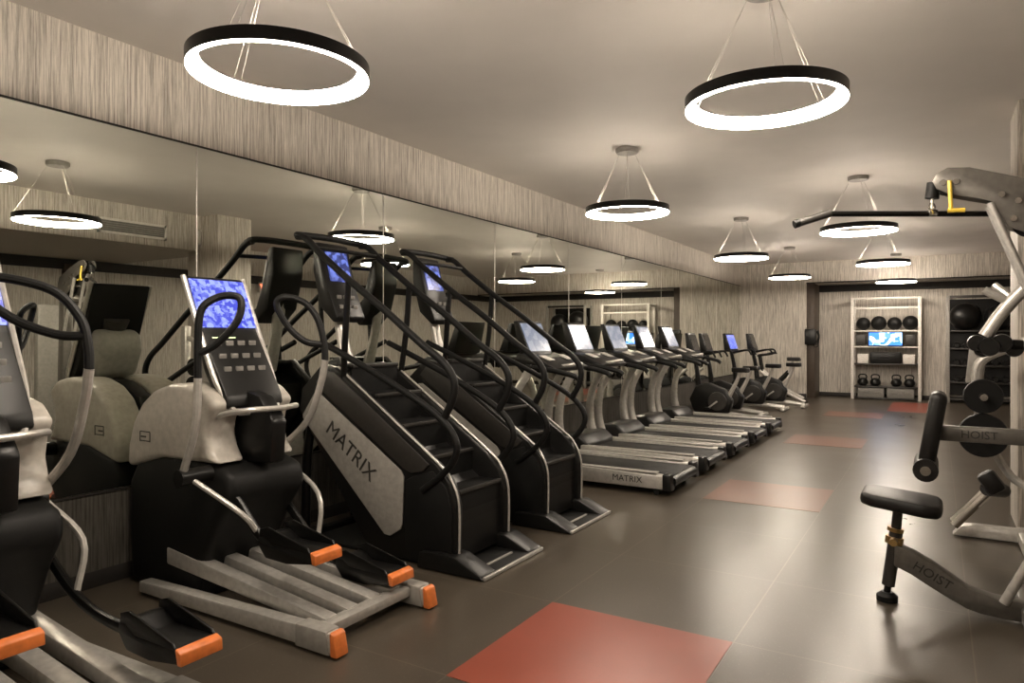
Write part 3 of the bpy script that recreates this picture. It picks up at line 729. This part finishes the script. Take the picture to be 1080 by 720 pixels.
def dumbbell(label):
    t = thing('dumbbell', label, 'dumbbell', (0, 0, 0), 0, 'dumbbells on the right rack')
    for s in (-1, 1):
        MB().lathe([(0, s * 0.06), (0.06, s * 0.06), (0.068, s * 0.075), (0.068, s * 0.13), (0.055, s * 0.145), (0, s * 0.145)], (0, 0, 0.061), Matrix.Rotation(PI / 2, 4, 'X'), seg=6).build('weight_head', 'black_metal', t)
    MB().cyl((0, -0.07, 0.061), (0, 0.07, 0.061), 0.016).build('handle', 'chrome', t)
    return t
nm6 = ['first', 'second', 'third', 'fourth', 'fifth', 'sixth']
d0 = None
for zi, (z, row) in enumerate(((1.2375, 'upper'), (0.8575, 'middle'), (0.4775, 'lower'))):
    for i in range(6):
        lb = 'black hexagonal dumbbell, ' + nm6[i] + ' from left on ' + row + ' shelf of the right rack'
        p = (0.85 - 0.46 + 0.18 * i, 18.80, z)
        if d0 is None:
            d0 = dumbbell(lb); d0.location = p
        else:
            dup(d0, p, lb)

# black wall phone box on the brown pilaster
ph = thing('wall_phone', 'black wall phone box on the brown pilaster at far wall', 'phone', (XP + 0.10, YP + 0.05, 1.30))
MB().box((0, -0.07, 0.19), (0.26, 0.14, 0.38), 0.02).build('housing', 'black', ph)
MB().tube([(0.15, -0.08, 0.33), (0.19, -0.10, 0.20), (0.15, -0.08, 0.05)], [0.035, 0.02, 0.035]).build('handset', 'black_matte', ph)
MB().tube([(0.15, -0.08, 0.05), (0.17, -0.08, -0.03), (0.10, -0.06, -0.06), (0.05, -0.05, 0.02)], 0.008, seg=6).build('cord', 'black_matte', ph)

# ------------------------------------------------------------------ lat pulldown station (world coordinates minus its base point)
GX, GY = 0.62, 4.5
gym = thing('lat_pulldown_machine', 'pewter lat pulldown machine with black seat at right edge', 'strength machine', (GX, GY, 0))
def g(x, z): return (x - GX, z)
def g3(x, y, z): return (x - GX, y - GY, z)
arm = MB().prism([g(*p) for p in [(-0.20, 0.335), (-0.10, 0.30), (-0.012, 0.253), (0.07, 0.20), (0.139, 0.155), (0.263, 0.125), (0.45, 0.12), (0.70, 0.12), (0.70, 0.02), (0.304, 0.02), (0.20, 0.028), (0.139, 0.042), (0.06, 0.08), (-0.034, 0.13), (-0.12, 0.18), (-0.205, 0.215)]], -0.045, 0.045, 0.008).build('seat_arm', 'frame_silver', gym)
MB().text('HOIST', 0.07, frame3((1, 0, -0.52), (0.52, 0, 1), g3(-0.02, GY - 0.0465, 0.193))).build('lettering', 'letter', arm)
post = MB().cyl(g3(-0.235, 4.5, 0.09), g3(-0.195, 4.5, 0.40), 0.034).cyl(g3(-0.198, 4.5, 0.38), g3(-0.185, 4.5, 0.54), 0.026).build('seat_post', 'dark_grey', gym)
MB().cyl(g3(-0.207, 4.5, 0.33), g3(-0.202, 4.5, 0.37), 0.046).cyl(g3(-0.20, 4.5, 0.40), g3(-0.197, 4.5, 0.42), 0.042).build('collar', 'brass', post)
MB().cyl(g3(-0.205, 4.44, 0.36), g3(-0.205, 4.39, 0.36), 0.02).build('pull_pin', 'brass', post)
MB().cyl(g3(-0.24, 4.5, 0.05), g3(-0.235, 4.5, 0.10), 0.018).lathe([(0, 0), (0.055, 0), (0.055, 0.03), (0.03, 0.05), (0, 0.05)], g3(-0.24, 4.5, 0.002)).build('levelling_foot', 'black_matte', post)
rt = Matrix.Rotation(0.10, 4, 'Y')
MB().prism([(-0.20, -0.12), (-0.20, 0.12), (-0.15, 0.17), (0.12, 0.19), (0.19, 0.16), (0.20, 0.1), (0.20, -0.1), (0.19, -0.16), (0.12, -0.19), (-0.15, -0.17)], -0.035, 0.035, 0.025, axis='z', seg=3).build('seat_pad', 'vinyl', gym).matrix_local = Matrix.Translation(g3(-0.17, 4.5, 0.575)) @ rt
# chest pad with roller on a beam
bm_ = MB().box(g3(0.32, 4.65, 0.955), (0.62, 0.06, 0.085), 0.008).build('pad_beam', 'frame_silver', gym)
MB().text('HOIST', 0.06, frame3((1, 0, 0), (0, 0, 1), g3(0.20, 4.6185, 0.955))).build('lettering', 'letter', bm_)
MB().box((0, 0, 0), (0.085, 0.28, 0.44), 0.035, seg=3).build('chest_pad', 'vinyl', bm_).matrix_local = Matrix.Translation(g3(-0.02, 4.62, 0.97)) @ Matrix.Rotation(0.16, 4, 'Y')
MB().cyl(g3(-0.052, 4.44, 0.765), g3(-0.052, 4.80, 0.765), 0.062).build('roller_pad', 'vinyl', bm_)
MB().cyl(g3(-0.052, 4.425, 0.765), g3(-0.052, 4.815, 0.765), 0.026).build('roller_axle', 'chrome', bm_)
MB().box(g3(-0.03, 4.62, 0.83), (0.03, 0.05, 0.14), 0.006).build('roller_bracket', 'frame_silver', bm_)
# tower
tw = MB().prism([g(*p) for p in [(0.58, 0.02), (0.50, 2.05), (0.62, 2.05), (0.70, 0.02)]], -0.05, 0.05, 0.01).build('tower_post', 'frame_silver', gym)
MB().box(g3(0.85, 4.5, 0.95), (0.12, 0.42, 1.9), 0.03).build('weight_shroud', 'panel', gym)
MB().box(g3(0.85, 4.5, 0.02), (0.30, 0.6, 0.04), 0.01).box(g3(0.70, 4.5, 0.07), (0.30, 0.09, 0.1), 0.01).build('tower_base', 'frame_silver', gym)
boom = MB()
for s in (-1, 1):
    boom.prism([g(*p) for p in [(-0.02, 2.345), (0.0, 2.385), (0.05, 2.41), (0.15, 2.40), (0.40, 2.31), (0.60, 2.22), (0.66, 2.02), (0.50, 1.98), (0.40, 2.03), (0.317, 2.07), (0.247, 2.21), (0.06, 2.265), (0.0, 2.30)]], s * 0.055 - 0.006, s * 0.055 + 0.006, 0.004)
boom.prism([g(*p) for p in [(0.16, 2.37), (0.40, 2.28), (0.60, 2.19), (0.58, 2.10), (0.40, 2.16), (0.18, 2.25)]], -0.05, 0.05)
boom = boom.build('boom', 'frame_silver', gym)
for x, z in ((0.29, 2.24), (0.36, 2.20), (0.34, 2.11), (0.47, 2.15), (0.09, 2.33), (0.03, 2.33)):
    MB().cyl(g3(x, 4.43, z), g3(x, 4.57, z), 0.016, seg=8).build('bolt', 'chrome', boom)
MB().lathe([(0, -0.02), (0.058, -0.02), (0.048, -0.006), (0.048, 0.006), (0.058, 0.02), (0, 0.02)], g3(0.045, 4.5, 2.33), Matrix.Rotation(PI / 2, 4, 'X')).build('pulley', 'black_metal', boom)
MB().lathe([(0, -0.02), (0.085, -0.02), (0.075, -0.006), (0.075, 0.006), (0.085, 0.02), (0, 0.02)], g3(0.42, 4.5, 2.10), Matrix.Rotation(PI / 2, 4, 'X')).build('pulley', 'black_metal', boom)
MB().cyl(g3(-0.022, 4.5, 2.26), g3(-0.012, 4.5, 2.345), 0.035).build('cable_stop', 'black_matte', boom)
MB().tube([g3(-0.02, 4.5, 2.27), g3(-0.022, 4.5, 2.235), g3(-0.022, 4.5, 2.205)], 0.008, smooth=False).build('cable', 'wire', boom)
MB().cyl(g3(0.24, 4.44, 2.20), g3(0.49, 4.44, 1.52), 0.018).cyl(g3(0.24, 4.56, 2.20), g3(0.49, 4.56, 1.52), 0.018).build('boom_strut', 'silver', gym)
mb = MB().tube([g3(0.06, 4.43, 2.335), g3(0.063, 4.42, 2.25), g3(0.066, 4.42, 2.17)], 0.011, smooth=False).tube([g3(0.05, 4.42, 2.175), g3(0.13, 4.42, 2.17)], 0.012, smooth=False)
mb.build('cable_hook', 'yellow', boom)
# pressing arm, foot, cross base
pa = MB().tube([g3(0.24, 4.9, 1.50), g3(0.33, 4.9, 1.65), g3(0.45, 4.88, 1.80), g3(0.60, 4.8, 1.95), g3(0.60, 4.55, 1.98)], 0.036, seg=14).build('press_arm', 'silver', gym)
MB().tube([g3(0.235, 4.9, 1.77), g3(0.35, 4.9, 1.70)], 0.024, smooth=False).tube([g3(0.29, 4.98, 1.80), g3(0.37, 4.93, 1.72)], 0.022, smooth=False).build('press_grip', 'silver', pa)
mb = MB()
for x, y, z, r in ((0.20, 4.90, 1.46, 0.045), (0.26, 4.87, 1.44, 0.05), (0.32, 4.90, 1.46, 0.05), (0.23, 4.95, 1.42, 0.04), (0.38, 4.93, 1.43, 0.045)):
    mb.lathe([(0, -0.03), (r, -0.03), (r * 1.1, 0), (r, 0.03), (0, 0.03)], g3(x, y, z), Matrix.Rotation(PI / 2, 4, 'X'))
mb.cyl(g3(0.18, 4.9, 1.46), g3(0.42, 4.92, 1.45), 0.03)
mb.build('pivot_block', 'black_metal', pa)
MB().box(g3(0.42, 4.42, 0.06), (0.09, 1.15, 0.08), 0.012).build('cross_base', 'frame_silver', gym)
for y in (3.86, 4.98):
    MB().box(g3(0.42, y, 0.045), (0.11, 0.07, 0.085), 0.015).build('rubber_foot', 'black_matte', gym)
MB().cyl(g3(0.30, 4.44, 0.11), g3(0.56, 4.44, 0.68), 0.024).build('arm_strut', 'silver', gym)

# pulldown bar, hanging from the cable
lb_ = thing('pulldown_bar', 'long black pulldown bar with bent ends hanging from the cable', 'bar', (-0.022, 4.5, 2.176), math.atan2(0.519, 0.855))
MB().tube([(-0.75, 0, -0.055), (-0.735, 0, -0.052), (-0.575, 0, 0.0), (-0.3, 0, 0.0), (0.3, 0, 0.0), (0.575, 0, 0.0), (0.75, 0, -0.055)], 0.016, seg=12, smooth=False).build('bar', 'black_metal', lb_)
for s in (-1, 1):
    MB().tube([(s * 0.56, 0, 0.004), (s * 0.73, 0, -0.05)], 0.021, seg=12, smooth=False).build('grip', 'dark_grey', lb_)
    MB().tube([(s * 0.735, 0, -0.051), (s * 0.76, 0, -0.059)], 0.023, seg=12, smooth=False).build('end_cap', 'black', lb_)
MB().box((0, 0, 0.004), (0.05, 0.04, 0.036), 0.008).build('swivel', 'chrome', lb_)
MB().tube([(0.0, 0, 0.015), (0.016, 0, 0.035), (0.0, 0, 0.06), (-0.016, 0, 0.035)], 0.006, seg=8, closed=True).build('carabiner', 'chrome', lb_)

# ------------------------------------------------------------------ plate loaded machine behind it
PX, PY = 0.45, 6.1
pm = thing('plate_loaded_machine', 'silver plate loaded machine behind the pulldown seat', 'strength machine', (PX, PY, 0))
def q3(x, y, z): return (x - PX, y - PY, z)
MB().prism([(x - PX, z) for x, z in [(0.10, 0.012), (0.16, 0.09), (0.24, 0.10), (0.60, 0.10), (1.0, 0.10), (1.0, 0.01)]], 0.10, 0.20, 0.01).build('base_beam', 'silver', pm)
MB().box(q3(0.55, 6.1, 0.05), (0.10, 0.55, 0.08), 0.012).build('cross_base', 'silver', pm)
for dy, r in ((6.20, 0.034), (6.08, 0.03)):
    MB().cyl(q3(0.11, dy, 0.11), q3(0.36, dy, 0.42), r).build('slide_tube', 'chrome', pm)
MB().cyl(q3(0.31, 5.98, 0.42), q3(0.42, 6.30, 0.36), 0.05).build('roller_pad', 'vinyl', pm)
MB().box(q3(0.62, 6.15, 0.85), (0.10, 0.10, 1.6), 0.012).build('upright', 'silver', pm)
MB().box(q3(0.25, 6.22, 1.28), (0.11, 0.04, 0.26), 0.01, Matrix.Rotation(0.1, 4, 'Y')).build('side_plate', 'panel', pm)
MB().tube([q3(0.62, 6.15, 1.5), q3(0.45, 6.18, 1.42), q3(0.27, 6.2, 1.30), q3(0.26, 6.2, 1.05), q3(0.29, 6.2, 0.78)], 0.035).build('lever_arm', 'silver', pm)
MB().tube([q3(0.29, 6.2, 0.80), q3(0.45, 6.2, 0.50), q3(0.60, 6.15, 0.40)], 0.03).build('lower_brace', 'silver', pm)
for z in (0.79, 1.07):
    MB().cyl(q3(0.285, 6.22, z), q3(0.285, 5.92, z), 0.024).build('weight_peg', 'chrome', pm)
MB().box(q3(0.33, 5.98, 0.47), (0.12, 0.10, 0.16), 0.03, Matrix.Rotation(-0.6, 4, 'Y')).build('knee_pad', 'vinyl', pm)
def plate(x, y, z, r, label):
    t = thing('weight_plate', label, 'weight plate', (x, y, z), 0, 'black plates on the strength machine')
    rot = Matrix.Rotation(PI / 2, 4, 'X')
    MB().lathe([(0.026, -0.03), (r * 0.45, -0.03), (r * 0.5, -0.018), (r * 0.85, -0.018), (r * 0.88, -0.035), (r * 0.97, -0.035), (r, -0.025), (r, 0.025), (r * 0.97, 0.035), (0.026, 0.035), (0.026, -0.03)], (0, 0, 0), rot, seg=36).build('disc', 'black_matte', t)
    MB().lathe([(0.025, -0.036), (0.05, -0.036), (0.05, -0.03), (0.025, -0.03), (0.025, -0.036)], (0, 0, 0), rot).build('hub', 'chrome', t)
plate(0.285, 6.05, 1.07, 0.122, 'small black weight plate on the upper peg behind the chest pad')
plate(0.285, 6.05, 0.79, 0.155, 'large black weight plate on the lower peg behind the chest pad')

# ------------------------------------------------------------------ fittings seen in the mirror
def vent(y, z, wdt, hgt, label):
    t = thing('air_vent', label, 'air vent', (0.92, y, z), 0, 'air vents on the right bulkhead')
    MB().prism([(-wdt / 2, -hgt / 2), (wdt / 2, -hgt / 2), (wdt / 2, hgt / 2), (-wdt / 2, hgt / 2)], -0.004, -0.001, axis='x').build('backing', 'grey_box', t)
    fr = MB()
    for s in (-1, 1):
        fr.box((-0.010, s * (wdt / 2 - 0.018), 0), (0.018, 0.036, hgt)).box((-0.010, 0, s * (hgt / 2 - 0.016)), (0.018, wdt, 0.032))
    fr.build('frame', 'white', t)
    sl = MB()
    n = int(hgt / 0.03)
    for k in range(1, n):
        sl.box((-0.009, 0, -hgt / 2 + k * hgt / n), (0.008, wdt - 0.06, 0.010), rot=Matrix.Rotation(0.5, 4, 'Y'))
    sl.build('louvres', 'panel', t)
vent(5.55, 2.99, 0.98, 0.21, 'long white framed air vent on right bulkhead, seen in the mirror')
vent(6.72, 2.98, 0.34, 0.26, 'small square air vent on right bulkhead next to the column')
ex = thing('exit_sign', 'red lit EXIT sign on right wall, glowing in the mirror', 'sign', (XR - 0.02, 10.1, 2.45))
MB().box((-0.02, 0, 0.10), (0.045, 0.34, 0.20), 0.006).build('housing', 'white', ex)
MB().text('EXIT', 0.15, frame3((0, -1, 0), (0, 0, 1), (-0.045, 0, 0.10)), 0.003).build('lettering', 'exit_red', ex)
sw = thing('light_switch', 'white light switch plate on the brown right hand pilaster', 'switch', (XR - 0.08, 6.2, 1.45))
MB().box((-0.005, 0, 0.06), (0.01, 0.08, 0.12), 0.003).build('plate', 'white', sw)
MB().box((-0.013, 0, 0.06), (0.012, 0.03, 0.05), 0.003).build('rocker', 'panel', sw)
